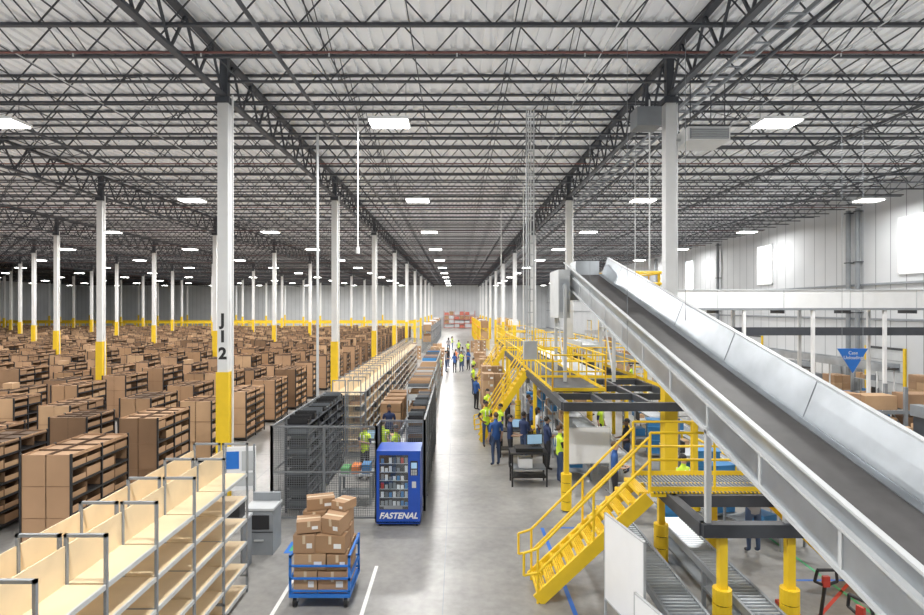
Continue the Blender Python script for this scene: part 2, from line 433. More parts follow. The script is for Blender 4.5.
# ---------------------------------------------------------------- vending machine
e=empty('industrial_vending_machine',(-1.42,13.55,0))
b=MB(); W=.53
b.box(-W,W,.03,.9,.08,1.84,M_blue); b.box(-W,W,0,.03,.08,.42,M_blue); b.box(-W,W,0,.03,1.74,1.84,M_blue)
b.box(-W,-W+.07,0,.03,.42,1.74,M_blue); b.box(.24,W,0,.03,.42,1.74,M_blue)
b.box(-W+.07,.24,.025,.034,.42,1.74,M_black)
for i in range(6):
    z=.5+.205*i
    b.box(-W+.08,.23,-.0,.03,z,z+.012,M_lgrey)
    for q in range(7):
        x=-W+.11+q*.096
        if random.random()<.92: b.box(x,x+.068,.005,.03,z+.012,z+.012+random.uniform(.08,.15),random.choice((M_lgrey,M_board,M_grey,M_teal,M_bin,M_white,M_red)))
b.box(-W+.07,.24,-.008,-.002,.42,1.74,M_glass)
b.box(.29,.47,-.012,0,1.25,1.6,M_black); b.box(.31,.45,-.016,-.01,1.42,1.56,M_screen)
for r_ in range(4):
    for c_ in range(3): b.box(.31+.05*c_,.345+.05*c_,-.02,-.01,1.26+.035*r_,1.285+.035*r_,M_lgrey)
b.box(-.35,.1,-.012,0,.44,.52,M_grey); b.box(.33,.43,-.012,0,.95,1.1,M_lgrey)
for sx in (-.48,.42):
    for yy in (.06,.8): b.box(sx,sx+.06,yy,yy+.06,0,.08,M_black)
b.box(-W,W,0.0,.02,.1,.13,M_white)
b.obj('cabinet',parent=e)
text('label','FASTENAL',.2,(0,-.006,.27),(math.pi/2,0,0),M_white,e,shear=.3,bold=.006)

# ---------------------------------------------------------------- waste station + info board
b=MB(); b.box(-.3,.3,-.28,.28,0,.95,M_grey); b.box(-.32,.32,-.3,.3,.95,1.0,M_lgrey); b.box(-.22,.22,-.295,-.28,.55,.85,M_black)
b.box(-.3,.3,-.29,-.28,.48,.5,M_dark); b.box(-.1,.1,-.31,-.28,.3,.33,M_lgrey); b.box(-.3,.3,.2,.28,1.0,1.18,M_grey)
b.obj('waste_bin_station',(-4.25,12.3,0))
b=MB(); b.box(-.35,.35,0,.04,1.1,2.1,M_board); b.box(-.3,-.02,-.01,0,1.6,2.0,M_blue2); b.box(.04,.3,-.01,0,1.55,2.0,M_lgrey); b.box(-.3,.3,-.01,0,1.2,1.5,M_lgrey)
for s in (-.33,.29): b.box(s,s+.04,0,.04,0,2.15,M_grey); b.box(s,s+.04,-.25,.3,0,.03,M_grey)
b.obj('notice_board',(-5.0,12.9,0),.15)
b=MB(); b.box(-.3,.3,0,.5,1.0,1.05,M_lgrey); b.box(-.2,.2,.05,.35,1.05,1.35,M_black); b.box(-.28,-.24,0,.5,0,1,M_grey); b.box(.24,.28,0,.5,0,1,M_grey)
b.obj('printer_stand',(-4.55,11.15,0))
b=MB(); b.box(-.2,.2,-.3,.3,0,.004,M_blue2); b.box(-.12,.12,-.2,.2,.004,.005,M_gtape)
b.obj('floor_marking_decal',(-3.55,12.4,0))

# ---------------------------------------------------------------- cart with boxes
def carton(b,c,d,rz=0,m=None,rx=0):
    b.cbox(c,d,m or random.choice((M_card,M_card2,M_cardA)),rz,rx)
    R=Euler((rx,0,rz)).to_matrix(); cc=Vector(c)
    b.cbox(cc+R@Vector((0,0,d[2]/2+.001)),(d[0]*.98,.05,.002),M_tape,rz,rx)
    b.cbox(cc+R@Vector((0,-d[1]/2-.001,d[2]*.25)),(.05,.002,d[2]*.48),M_tape,rz,rx)
    b.cbox(cc+R@Vector((d[0]*.25,-d[1]/2-.001,-d[2]*.1)),(d[0]*.25,.002,d[2]*.28),M_white,rz,rx)
b=MB(); W=.54
b.box(-W,W,-.5,.5,.2,.26,M_blue2)
for sx in (-W,W-.04):
    for sy in (-.5,.46): b.box(sx,sx+.04,sy,sy+.04,.26,.95,M_blue2)
    for z in (.5,.9): b.box(sx,sx+.04,-.5,.5,z,z+.04,M_blue2)
for sy in (-.5,.46):
    for z in (.3,.52,.74): b.box(-W,W,sy,sy+.03,z,z+.03,M_blue2)
for sx in (-.45,.45):
    for sy in (-.4,.4): b.cyl((sx-.03,sy,.09),(sx+.03,sy,.09),.09,M_black,12); b.box(sx-.05,sx+.05,sy-.02,sy+.02,.1,.2,M_lgrey)
def fillrow(z,h,xs,ys,jit=.0):
    for i in range(len(xs)-1):
        for j in range(len(ys)-1):
            hh=h*random.uniform(.86,1.0); dx=xs[i+1]-xs[i]; dy=ys[j+1]-ys[j]
            carton(b,((xs[i]+xs[i+1])/2,(ys[j]+ys[j+1])/2,z+hh/2),(dx*.95,dy*.95,hh),random.uniform(-jit,jit))
fillrow(.26,.4,(-.48,-.05,.48),(-.46,.0,.46))
fillrow(.66,.3,(-.48,.1,.48),(-.46,.05,.46),.04)
fillrow(.96,.34,(-.5,-.1,.46),(-.44,.0,.44),.08)
fillrow(1.30,.27,(-.42,.02,.44),(-.05,.42),.12)
carton(b,(-.26,-.22,1.40),(.42,.34,.2),.25); carton(b,(.22,-.25,1.43),(.38,.3,.28),-.35,None,.12)
carton(b,(-.15,.2,1.66),(.5,.32,.2),.3); carton(b,(.3,.15,1.64),(.3,.36,.16),-.5)
b.obj('cart_of_cardboard_boxes',(-2.42,10.35,0))
b=MB()
def tape(b,p,q,w,m):
    b.beam((p[0],p[1],.002),(q[0],q[1],.002),w,.003,m)
for p,q in (((-3.2,9.4),(-1.65,9.4)),((-1.65,9.4),(-1.65,11.5)),((-3.2,9.4),(-3.2,11.5)),):
    tape(b,p,q,.07,M_wtape)
tape(b,(-3.2,11.5),(-3.2,12.2),.07,M_bluetape)
for p,q in (((2.05,8.5),(2.05,13.5)),((1.1,9.6),(2.6,9.6)),((2.2,8.8),(3.4,7.9)),((2.3,13.5),(3.2,13.5))): tape(b,p,q,.08,M_bluetape)
tape(b,(6.2,9.6),(9.5,12.5),.06,M_red); tape(b,(6.6,10.9),(9.5,10.9),.06,M_bluetape); tape(b,(7.2,8.0),(7.2,13),.06,M_gtape)
tape(b,(5.0,7.2),(5.0,9.9),.06,M_red); tape(b,(5.2,9.7),(7,8.9),.06,M_gtape)
b.obj('floor_tape_markings')

# ---------------------------------------------------------------- railings / stairs
def rail(b,pts,h=1.07,m=None,post=1.2,r=.024,toe=True):
    m=m or M_yel
    for p,q in zip(pts[:-1],pts[1:]):
        p=Vector(p);q=Vector(q);L=(q-p).length;n=max(1,round(L/post))
        for z in (h,h*.55): b.cyl(p+Vector((0,0,z)),q+Vector((0,0,z)),r,m,8)
        if toe: b.beam(p+Vector((0,0,.06)),q+Vector((0,0,.06)),.01,.1,m)
        for i in range(n+1):
            a=p+(q-p)*i/n; b.cyl(a,a+Vector((0,0,h)),r,m,8)
def stair(b,top,bot,width,axis,m=None,steps=None,rails=(1,1)):
    m=m or M_yel
    top=Vector(top);bot=Vector(bot); wv=Vector((0,width,0)) if axis=='y' else Vector((width,0,0))
    n=steps or max(3,round((top.z-bot.z)/.19))
    for s in (0,1):
        o=wv*s; b.beam(bot+o+Vector((0,0,.05)),top+o+Vector((0,0,-.1)),.05,.24,m)
    for i in range(1,n+1):
        c=bot+(top-bot)*((i-.5)/n)+wv/2; c.z=bot.z+(top.z-bot.z)*i/n-.02
        run=(top-bot); run.z=0; r=run.length/n*1.05
        nd=run.normalized()
        for q in range(5):
            cc=c+nd*(-r/2+r*(q+.5)/5)
            b.cbox(cc,(r/5*.6,width,.035) if axis=='y' else (width,r/5*.6,.035),m)
        cr=c-nd*r/2+Vector((0,0,-.02)); b.cbox(cr,(.012,width,.06) if axis=='y' else (width,.012,.06),m)
    for s in (0,1):
        if not rails[s]: continue
        o=wv*s; p=bot+o;q=top+o
        for z in (.98,.55): b.cyl(p+Vector((0,0,z)),q+Vector((0,0,z)),.024,m,8)
        for t in (0,.5,1):
            a=p+(q-p)*t; b.cyl(a,a+Vector((0,0,.98)),.024,m,8)
        nd=(p-q);nd.z=0;nd.normalize(); a=p+nd*.25
        b.cyl(p+Vector((0,0,.98)),a+Vector((0,0,.9)),.024,m,8); b.cyl(p+Vector((0,0,.55)),a+Vector((0,0,.5)),.024,m,8); b.cyl(a+Vector((0,0,.9)),a+Vector((0,0,.5)),.024,m,8)
def guardpost(b,x,y,z,m=None,g=True):
    b.box(x-.06,x+.06,y-.06,y+.06,0,z,M_yel)
    b.box(x-.13,x+.13,y-.13,y+.13,0,.02,M_grey)
    if g:
        for i in range(4): b.cyl((x,y,.05+i*.24),(x,y,.27+i*.24),.14,M_yel,14)
        for i in range(4): b.cyl((x,y,.02+i*.24),(x,y,.07+i*.24),.115,M_black,12)

PZ=2.0
b=MB()
for y in (8.6,11.2): b.box(3.75,5.75,y-.09,y+.09,PZ-.2,PZ,M_dark)
for x in (3.8,5.65): b.box(x-.08,x+.08,8.6,11.2,PZ-.2,PZ,M_dark)
for y in (9.9,): b.box(3.8,5.65,y-.06,y+.06,PZ-.2,PZ,M_dark)
x=3.5
while x<5.7:
    b.box(x,x+.03,9.95,11.1,PZ-.01,PZ+.03,M_grey); x+=.07
for y in (9.95,10.5,11.08): b.box(3.45,5.75,y,y+.04,PZ-.06,PZ+.02,M_yel)
for (x,y) in ((4.08,8.62),(5.12,8.62),(4.08,11.2),(5.12,11.2)): guardpost(b,x,y,PZ-.2)
rail(b,[(3.45,10.98,PZ),(5.75,10.98,PZ)]); rail(b,[(3.45,10.0,PZ),(5.75,10.0,PZ)])
stair(b,(3.45,10.05,PZ),(1.45,10.05,0),.88,'y'); stair(b,(5.75,10.05,PZ),(7.7,10.05,0),.88,'y')
b.obj('crossover_stair_platform')

MZ=2.85
b=MB()
b.box(2.75,6.3,14.45,14.6,MZ-.22,MZ,M_dark); b.box(2.75,6.3,31.9,32.1,MZ-.22,MZ,M_dark)
for x in (2.8,6.25): b.box(x-.08,x+.08,14.6,32,MZ-.22,MZ,M_dark)
for x in (3.9,5.1): b.box(x-.05,x+.05,14.6,32,MZ-.2,MZ-.02,M_dark)
y=16.2
while y<32: b.box(2.8,6.25,y-.05,y+.05,MZ-.2,MZ-.02,M_dark); y+=1.6
b.box(2.85,4.3,16.4,31.8,MZ-.02,MZ+.03,M_dark)
b.box(4.5,5.4,19.5,31.8,MZ-.02,MZ+.03,M_lgrey)
for y in (14.6,20.5,26.2,31.9):
    for x in (2.85,6.2): guardpost(b,x,y,MZ-.2)
rail(b,[(2.8,16.4,MZ),(2.8,32,MZ),(6.25,32,MZ)]); rail(b,[(6.25,32,MZ),(6.25,16.0,MZ)]); rail(b,[(4.35,16.4,MZ),(4.35,26,MZ)])
rail(b,[(2.8,19.5,MZ),(6.2,19.5,MZ)]); rail(b,[(2.8,25.5,MZ),(6.2,25.5,MZ)]); rail(b,[(2.8,16.4,MZ),(4.35,16.4,MZ)])
stair(b,(2.75,22.1,MZ),(.95,22.1,0),.85,'y'); 
b.obj('mezzanine_platform')
b=MB(); b.box(-.3,.3,0,3.5,.95,1.05,M_lgrey); b.box(-.34,-.3,0,3.5,.85,1.15,M_lgrey); b.box(.3,.34,0,3.5,.85,1.15,M_lgrey)
for y in (.1,3.3):
    for x in (-.3,.26): b.box(x,x+.04,y,y+.04,0,.95,M_lgrey)
b.obj('belt_conveyor',(4.95,20.8,MZ+.03))
b=MB()
stair(b,(3.1,35.5,MZ),(1.3,35.5,0),.85,'y'); b.box(3.1,5.3,34,44,MZ-.25,MZ,M_dark)
rail(b,[(3.1,36.6,MZ),(3.1,44,MZ),(5.3,44,MZ)]); rail(b,[(3.1,34,MZ),(5.3,34,MZ),(5.3,44,MZ)])
for y in (34.2,39,43.8):
    for x in (3.2,5.2): guardpost(b,x,y,MZ-.25)
b.obj('mezzanine_platform')
b=MB()
b.box(6.3,8.9,23.5,26,5.55,5.75,M_dark); rail(b,[(6.35,23.5,5.75),(8.9,23.5,5.75),(8.9,26,5.75),(6.35,26,5.75),(6.35,23.5,5.75)],r=.035)
rail(b,[(6.35,24.6,5.75),(8.9,24.6,5.75)],r=.035)
for x in (6.6,8.7):
    for y in (23.6,25.9): b.box(x-.06,x+.06,y-.06,y+.06,0,5.55,M_yel)
b.obj('maintenance_platform')

# ---------------------------------------------------------------- incline conveyor
SL=.2456
def cz(y): return 2.97+SL*(y-5.15)
b=MB(); ya,yb=2.6,19.4
def prism(x0,x1,a0,a1,m,y0=ya,y1=yb,t0=None,t1=None):
    tx0=x0 if t0 is None else t0; tx1=x1 if t1 is None else t1
    b.hexa([(x0,y0,cz(y0)+a0),(x1,y0,cz(y0)+a0),(x1,y1,cz(y1)+a0),(x0,y1,cz(y1)+a0),
            (tx0,y0,cz(y0)+a1),(tx1,y0,cz(y0)+a1),(tx1,y1,cz(y1)+a1),(tx0,y1,cz(y1)+a1)],m)
prism(4.02,4.78,-.03,0,M_belt); prism(4.02,4.78,-.36,-.33,M_belt)
prism(3.84,4.02,-.06,.015,M_galv); prism(4.78,4.9,-.06,.015,M_galv)
prism(3.76,3.79,-.42,.03,M_galv); prism(4.9,4.93,-.42,.03,M_galv)
prism(3.81,3.84,.0,.40,M_galv,t0=3.62,t1=3.65); prism(4.9,4.93,0,.56,M_galv,t0=5.12,t1=5.15)
prism(3.58,3.65,.39,.42,M_lgrey); prism(5.10,5.18,.55,.58,M_lgrey)
prism(3.72,3.79,-.45,-.40,M_lgrey); prism(3.72,3.79,.0,.04,M_lgrey)
y=ya
while y<yb:
    prism(3.745,3.76,-.42,.03,M_lgrey,y,y+.05)
    prism(4.0,4.76,-.34,-.3,M_grey,y,y+.08); y+=1.5
y=ya+.7
while y<yb:
    prism(4.892,4.90,.0,.56,M_grey,y,y+.012,t0=5.112,t1=5.12); prism(3.84,3.845,.0,.40,M_grey,y,y+.012,t0=3.65,t1=3.655); y+=2.4
zt=cz(yb)
b.cyl((3.9,yb,zt-.18),(4.9,yb,zt-.18),.18,M_belt,18)
b.box(3.55,5.15,yb-.2,yb+.9,zt-.9,zt-.45,M_galv); b.box(3.25,3.64,yb-.9,yb+.8,zt-1.5,zt+.1,M_lgrey); b.box(3.28,3.6,yb-.92,yb-.9,zt-1.3,zt-.2,M_galv)
b.box(4.0,4.8,yb-.1,yb+.9,zt-.1,zt+.45,M_galv)
for x in (3.45,5.05):
    for y in (18.4,20.1):
        b.box(x-.05,x+.05,y-.05,y+.05,MZ+.03,zt-.4,M_lgrey)
    b.beam((x,18.4,MZ+.1),(x,20.1,zt-.8),.05,.05,M_lgrey); b.beam((x,18.4,4.6),(x,20.1,4.6),.05,.05,M_lgrey)
for x in (3.76,4.97): b.box(x-.04,x+.04,8.62-.04,8.62+.04,PZ,cz(8.62)-.35,M_lgrey)
for y in (12.5,16):
    for x in (3.70,5.0): b.cyl((x,y,cz(y)-.4),(x,y,11.3),.006,M_grey,5)
b.obj('incline_belt_conveyor',(.1,0,0))

b=MB()
b.box(6.9,23.8,20.3,21.1,5.35,5.42,M_lgrey); b.box(6.9,23.8,20.25,20.3,5.3,5.95,M_white); b.box(6.9,23.8,21.1,21.15,5.3,5.95,M_white)
b.box(6.9,23.8,20.22,20.26,5.22,5.3,M_grey); b.box(6.9,23.8,20.22,20.3,5.93,5.97,M_lgrey)
x=7
while x<23.7:
    b.box(x,x+.03,20.24,20.25,5.3,5.95,M_lgrey); b.box(x,x+.08,20.3,21.1,5.1,5.3,M_dark); x+=2.4
for x in (10.4,12.9,15.5,18.4,20.8,23.4):
    for y in (20.3,21.1): b.box(x-.05,x+.05,y-.05,y+.05,0,5.3,M_white)
    b.beam((x,20.3,4.4),(x,21.1,4.4),.05,.05,M_white)
b.box(9.5,23.8,20.4,21.0,4.35,4.5,M_galv); b.box(9.5,23.8,20.38,20.4,4.3,4.6,M_dark)
b.obj('overhead_conveyor')

# ---------------------------------------------------------------- roller conveyors
def roller(b,L,W=.7,z=.75,legs=1.8,col=M_lgrey):
    b.box(-W/2-.04,-W/2,0,L,z-.1,z+.03,col); b.box(W/2,W/2+.04,0,L,z-.1,z+.03,col)
    y=.06
    while y<L: b.cyl((-W/2,y,z-.02),(W/2,y,z-.02),.028,M_galv,8); y+=.1
    y=.1
    while y<L:
        for sx in (-W/2-.02,W/2+.02): b.box(sx-.03,sx+.03,y-.03,y+.03,0,z-.1,col)
        b.box(-W/2,W/2,y-.02,y+.02,.25,.29,col); y+=legs
b=MB(); roller(b,7.0,.55,col=M_grey); b.obj('roller_conveyor',(3.42,6.3,0))
b=MB(); roller(b,6.0,.44,col=M_grey); b.box(-.26,.26,0,6.0,.35,.4,M_grey); b.obj('roller_conveyor',(4.6,6.2,0))
rb=MB(); roller(rb,12,.7,.8); rm=rb.mesh('roller_conveyor')
for (x,y,r) in ((8.3,14,0),(4.9,16.0,0),(10.6,22.3,0),(11.3,18,-math.pi/2),(4.5,30,0),(13.5,30,0),(8.0,44,0),(17.0,40,0)):
    put('roller_conveyor',rm,(x,y,0),r)
bb=MB(); 
bb.box(-.35,.35,0,14,2.6,2.66,M_belt); bb.box(-.4,-.35,0,14,2.5,2.85,M_galv); bb.box(.35,.4,0,14,2.5,2.85,M_galv)
for y in (.3,4.6,9,13.5):
    for sx in (-.4,.36): bb.box(sx,sx+.05,y,y+.05,0,2.5,M_white)
bm=bb.mesh('belt_conveyor')
for (x,y,r) in ((8.6,27,0),(12.2,24,0),(15.5,25,0),(19,24.5,0),(10.5,46,0),(7.6,60,0),(15,50,0)):
    put('elevated_belt_conveyor',bm,(x,y,0),r)

# ---------------------------------------------------------------- whiteboards, desks, sign
def whiteboard(w,h,z0):
    b=MB(); b.box(-w/2,w/2,-.015,.015,z0,z0+h,M_board)
    for (xa,xb,za,zb2) in ((-w/2-.02,w/2+.02,z0-.02,z0),(-w/2-.02,w/2+.02,z0+h,z0+h+.02)): b.box(xa,xb,-.02,.02,za,zb2,M_lgrey)
    for s in (-w/2-.02,w/2): b.box(s,s+.02,-.02,.02,.06,z0+h+.02,M_lgrey); b.box(s,s+.02,-.3,.3,.03,.06,M_lgrey)
    for s in (-w/2-.01,w/2+.01):
        for y in (-.27,.27): b.cyl((s-.01,y,.03),(s+.01,y,.03),.03,M_black,8)
    return b
whiteboard(1.2,1.4,.45).obj('whiteboard',(2.62,8.8,0),-1.36)
whiteboard(.9,1.0,.3).obj('whiteboard',(2.62,7.4,0),-1.3)
whiteboard(1.3,1.0,.9).obj('whiteboard',(3.7,15.9,0),.1)
b=MB(); table(b,1.1,.7,1.0,M_black,M_black); b.box(-.4,.4,-.25,.25,1.0,1.12,M_black); monitor(b,.2,.1,1.12,.2); b.box(-.5,.5,-.3,.3,.5,.53,M_grey); b.box(-.3,.1,-.2,.2,.53,.8,M_board)
b.obj('computer_cart',(2.15,16.9,0))
b=MB(); table(b,1.2,.6,.95,M_black,M_black); monitor(b,0,.1,.95,-.2); b.obj('computer_cart',(2.1,20.1,0))
sc=.58
b=MB(); 
v=[(-.75,-.02,.85),(.75,-.02,.85),(0,-.02,-.35)]
for yy in (-.02,.02):
    for p in v: b.v.append((p[0]*sc,yy,p[2]*sc))
for f in ((0,2,1),(3,4,5),(0,1,4,3),(1,2,5,4),(2,0,3,5)): b.f.append(f); b.m.append(b.mi(M_blue2))
for s in (-.3,.3): b.cyl((s,0,.48),(s,0,7.8),.006,M_grey,5)
sg=b.obj('hanging_triangle_sign',(11.3,16.0,3.65))
text('sign_text','Case\nUnloading',.135,(0,-.026,.30),(math.pi/2,0,0),M_white,sg)

def station(seed):
    random.seed(seed); b=MB(); table(b,1.6,.8,.9)
    monitor(b,-.4,.15,.9,0)
    b.box(-.78,-.74,.34,.38,.9,2.0,M_grey); b.box(.74,.78,.34,.38,.9,2.0,M_grey); b.box(-.78,.78,.2,.4,1.6,1.63,M_lgrey)
    for i in range(4): b.box(-.7+.36*i,-.42+.36*i,.2,.38,1.63,1.63+random.uniform(.15,.3),random.choice((M_teal,M_card,M_card2,M_grey)))
    b.box(.1,.45,-.3,.0,.9,.9+random.uniform(.1,.3),M_card2); b.box(.5,.75,-.3,0,.9,1.05,random.choice((M_teal,M_card)))
    b.box(-.3,.2,-.2,.2,.28,.55,M_teal)
    return b.mesh('packing_station')
sm=[station(i) for i in range(3)]
i=0
for (x,y,r) in ((3.75,17.9,1.57),(3.75,20.6,1.57),(3.75,23,1.57),(3.75,28,1.57),(7.2,22.3,1.57),(7.1,13.0,-1.2),(9.6,19.0,0),(10.6,14.7,1.57),(16.5,22.6,0),(21.5,29,1.57),(14.6,33,0),(7.0,17.5,1.57),(12.9,16.0,0),(20.2,14.5,0),(9.6,16.4,1.57),(22.6,19.3,1.57)):
    put('packing_station',sm[i%3],(x,y,0),r); i+=1
def gaylord(seed,tall=1.2):
    random.seed(seed); b=MB()
    for z in (0,.1): 
        for i in range(5): b.box(-.6+.27*i,-.48+.27*i,-.5,.5,z if z else 0,z+.02,M_wood)
    for i in (-.5,0,.45): b.box(-.6,.6,i,i+.05,.02,.1,M_wood)
    h=.12
    while h<tall:
        hh=random.uniform(.3,.45)
        for i in range(2):
            for j in range(2):
                if random.random()<.92: carton(b,(-.29+.58*i,-.24+.48*j,h+hh/2),(.55,.46,hh*.98),0)
        h+=hh
    return b.mesh('pallet_of_boxes')
pm=[gaylord(i,t) for i,t in enumerate((1.0,1.5,1.8,.6))]
random.seed(5)
spots=[(1.9,31),(1.8,27.5),(2.3,40),(2.2,42),(2.4,46),(2.0,50),(-1.7,44),(-1.8,48),(-1.8,52.5),(-2.0,55),(-2.1,60),(2.3,56),(2.4,62),(2.2,67),(-2,64),
       (14.4,16.2),(15.8,16.4),(15.2,14.8),(19,16.6),(20.4,16.8),(21.9,16.9),(22.2,24),(22.3,26.5),(20.6,38.6),(14.5,39.5),(12.5,42),(20,45),(9.8,42.5),(13,60),(12.5,64),(18,66),(5,48),(7.2,58.0),(4.5,58),(5.2,63),(-4.2,51.5),(-4.3,58),(-7.6,57),
       (20.6,22.6),(22.6,33.4),(21.4,42),(19.6,19.2),(21.2,19.2),(7.0,31),(7.0,34.5),(7.0,39),(11.4,39.2),(18.2,41.8),(14.0,24.6),(14.0,27),(17.2,25.0),(17.2,31.2)]
for i,(x,y) in enumerate(spots): put('pallet_of_boxes',pm[random.randrange(4)],(x,y,0),random.choice((0,1.57,.05)))
b=MB(); random.seed(21)
for i in range(9):
    h=random.uniform(.3,.55); carton(b,(.7+1.25*i,0,h/2),(random.uniform(.4,.6),random.uniform(.35,.5),h),random.uniform(-.1,.1))
b.obj('cartons_on_conveyor',(11.3,18,.81))
def rack(b,L,H,m,depth=1.1,lv=(1.6,3.2,4.8),cols=None):
    n=max(1,round(L/2.7)); cols=cols or (M_card,M_card2,M_board)
    for i in range(n+1):
        x=L*i/n
        for y in (0,depth): b.box(x-.05,x+.05,y-.05,y+.05,0,H,m)
        for q in range(int(H)): b.beam((x,0,q+.1),(x,depth,q+.9),.03,.03,m)
    for z in lv:
        for y in (0,depth): b.box(0,L,y-.03,y+.03,z-.12,z,M_orange if m is M_yel else m)
        for i in range(n):
            for q in range(2): 
                xx=L*i/n+.15+q*1.25; b.box(xx,xx+1.1,.1,depth-.1,z,z+random.uniform(.45,.68) if lv[1]-lv[0]<1 else z+random.uniform(.6,1.0),random.choice(cols))
b=MB(); rack(b,8.1,4.6,M_brick,1.1,(.2,1.3,2.4,3.5),(M_lgrey,M_brick,M_card,M_lgrey)); b.obj('pallet_rack',(-3.4,147,0))
for (x,y) in ((4,70),(4,84),(4,98),(8.5,76),(8.5,92)):
    b=MB(); rack(b,10.8,3.6,M_yel,1.1,(1.4,2.8)); b.obj('pallet_rack',(x,y,0),1.57)
for y in (66,80,94):
    b=MB(); rack(b,10.8,3.2,M_grey,1.1,(1.3,2.6)); b.obj('pallet_rack',(-3,y,0),1.57)
b=MB(); rack(b,5.4,2.6,M_grey,.9,(.3,1.05,1.8),(M_card,M_card2,M_cardA,M_cardB)); b.obj('carton_storage_rack',(12.6,19.1,0))
b=MB(); rail(b,[(7.7,15.5,0),(7.7,21,0)],1.1,post=2,r=.04); b.obj('yellow_guard_rail')
b=MB(); rail(b,[(9.5,13.4,0),(16.5,13.4,0)],1.1,post=2,r=.04); b.obj('yellow_guard_rail')
b=MB(); rail(b,[(9.8,44.6,0),(16,44.6,0)],1.1,post=2,r=.05); b.obj('yellow_guard_rail')
b=MB(); rail(b,[(9.4,22,0),(9.4,38,0)],1.1,post=2,r=.05); b.obj('yellow_guard_rail')
b=MB(); rail(b,[(18.2,28,0),(18.2,38,0)],1.1,post=2,r=.05); b.obj('yellow_guard_rail')
b=MB()
for i in range(8):
    b.box(X1-.7,X1-.15,34.8+i*.95,35.7+i*.95,0,2.0,M_lgrey); b.box(X1-.71,X1-.7,34.85+i*.95,35.65+i*.95,.1,1.95,M_white)
b.obj('storage_lockers')
b=MB(); b.box(-.5,.5,-.6,.6,0,.25,M_dark); b.box(.3,.5,-.2,.2,.25,2.4,M_dark); b.cyl((0,0,.25),(0,0,.32),.5,M_galv,20); b.box(-.1,.3,-.1,.1,1.2,1.7,M_black); b.box(.25,.52,-.25,.25,2.4,2.7,M_grey)
wm=b.mesh('stretch_wrap_machine')
for (x,y,r) in ((12.0,14.9,0),(17.2,28,.5),(14.0,22.5,0)): put('stretch_wrap_machine',wm,(x,y,0),r)
b=MB()
for i in range(5):
    z=.15+i*.24; b.box(-.3,.3,-.2,.2,z,z+.2,M_teal); b.box(-.33,.33,-.23,.23,z+.2,z+.23,M_teal)
b.box(-.34,.34,-.24,.24,.1,.14,M_grey)
for sx in (-.27,.27):
    for sy in (-.18,.18): b.cyl((sx-.02,sy,.05),(sx+.02,sy,.05),.05,M_black,8)
tm=b.mesh('stack_of_blue_totes')
for (x,y) in ((6.7,14.3),(5.0,13.0),(7.1,20.0),(9.2,14.2),(17.6,17.2),(3.6,25.2),(3.6,26.4),(7.0,15.7),(13.0,28.6)): put('stack_of_blue_totes',tm,(x,y,0),random.uniform(-.2,.2))

b=MB()
for s in (-.25,.1): b.box(s,s+.15,0,1.15,.06,.12,M_red)
b.box(-.25,.25,-.2,.02,.06,.4,M_red); b.cyl((-.1,-.2,.1),(.1,-.2,.1),.09,M_black,14)
b.cyl((0,-.2,.3),(0,-.36,1.12),.026,M_black,8)
for s in (-1,1):
    b.cyl((0,-.36,1.1),(s*.17,-.38,1.18),.022,M_black,8); b.cyl((s*.17,-.38,1.18),(s*.14,-.40,1.36),.022,M_black,8)
b.cyl((-.14,-.40,1.36),(.14,-.40,1.36),.025,M_black,8); b.cbox((0,-.38,1.18),(.1,.05,.16),M_red)
for s in (-.18,.17): b.cyl((s-.03,1.05,.04),(s+.03,1.05,.04),.04,M_black,10)
pj=b.mesh('pallet_jack')
put('pallet_jack',pj,(5.56,8.82,0),0); put('pallet_jack',pj,(5.82,7.72,0),-1.2)

# ---------------------------------------------------------------- drops, heater
b=MB()
for s in (-.11,.11): b.box(s-.018,s+.018,-.03,.03,4.0,11.3,M_lgrey)
z=4.1
while z<11.3: b.box(-.11,.11,-.02,.02,z,z+.03,M_lgrey); z+=.35
for s in (-.05,0.02): b.cyl((s,.01,4.0),(s,.01,11.3),.018,M_white,6)
b.box(-.2,.2,-.12,.12,3.75,4.3,M_lgrey)
b.obj('vertical_cable_ladder',(2.22,17.0,0))
b=MB(); b.cyl((0,0,0),(0,0,11.25),.045,M_lgrey,8); b.cyl((0,0,0),(0,0,2.0),.07,M_yel,8); b.obj('conduit_pole',(-4.78,19.2,0))
b=MB(); b.cyl((0,0,7.2),(0,0,11.25),.022,M_white,8); b.cyl((0,0,7.0),(0,0,7.2),.06,M_white,10); b.obj('ceiling_drop_conduit',(-3.1,17.5,0))
b=MB(); b.box(.3,1.4,-.5,.5,9.65,10.0,M_white); b.box(.35,1.35,-.52,-.5,9.69,9.96,M_grey)
for i in range(5): b.box(.38,1.32,-.54,-.52,9.7+.055*i,9.725+.055*i,M_lgrey)
for x in (.4,1.3):
    for y in (-.4,.4): b.cyl((x,y,10),(x,y,11.3),.015,M_dark,6)
b.box(-.95,-.3,-.3,.3,10.1,10.6,M_grey); b.cyl((-.6,0,10.6),(-.6,0,11.3),.05,M_dark,8); b.cyl((.3,0,9.8),(.16,0,9.8),.04,M_lgrey,8)
b.obj('suspended_unit_heater',(5.68,15,0))
b=MB()
for (x,y) in ((5.5,16),(3.2,27),(7.0,22),(2.6,33)):
    b.cyl((x,y,4.3 if x<4 else 6.4),(x,y,11.25),.022,M_white,6)
b.obj('ceiling_drop_conduit')

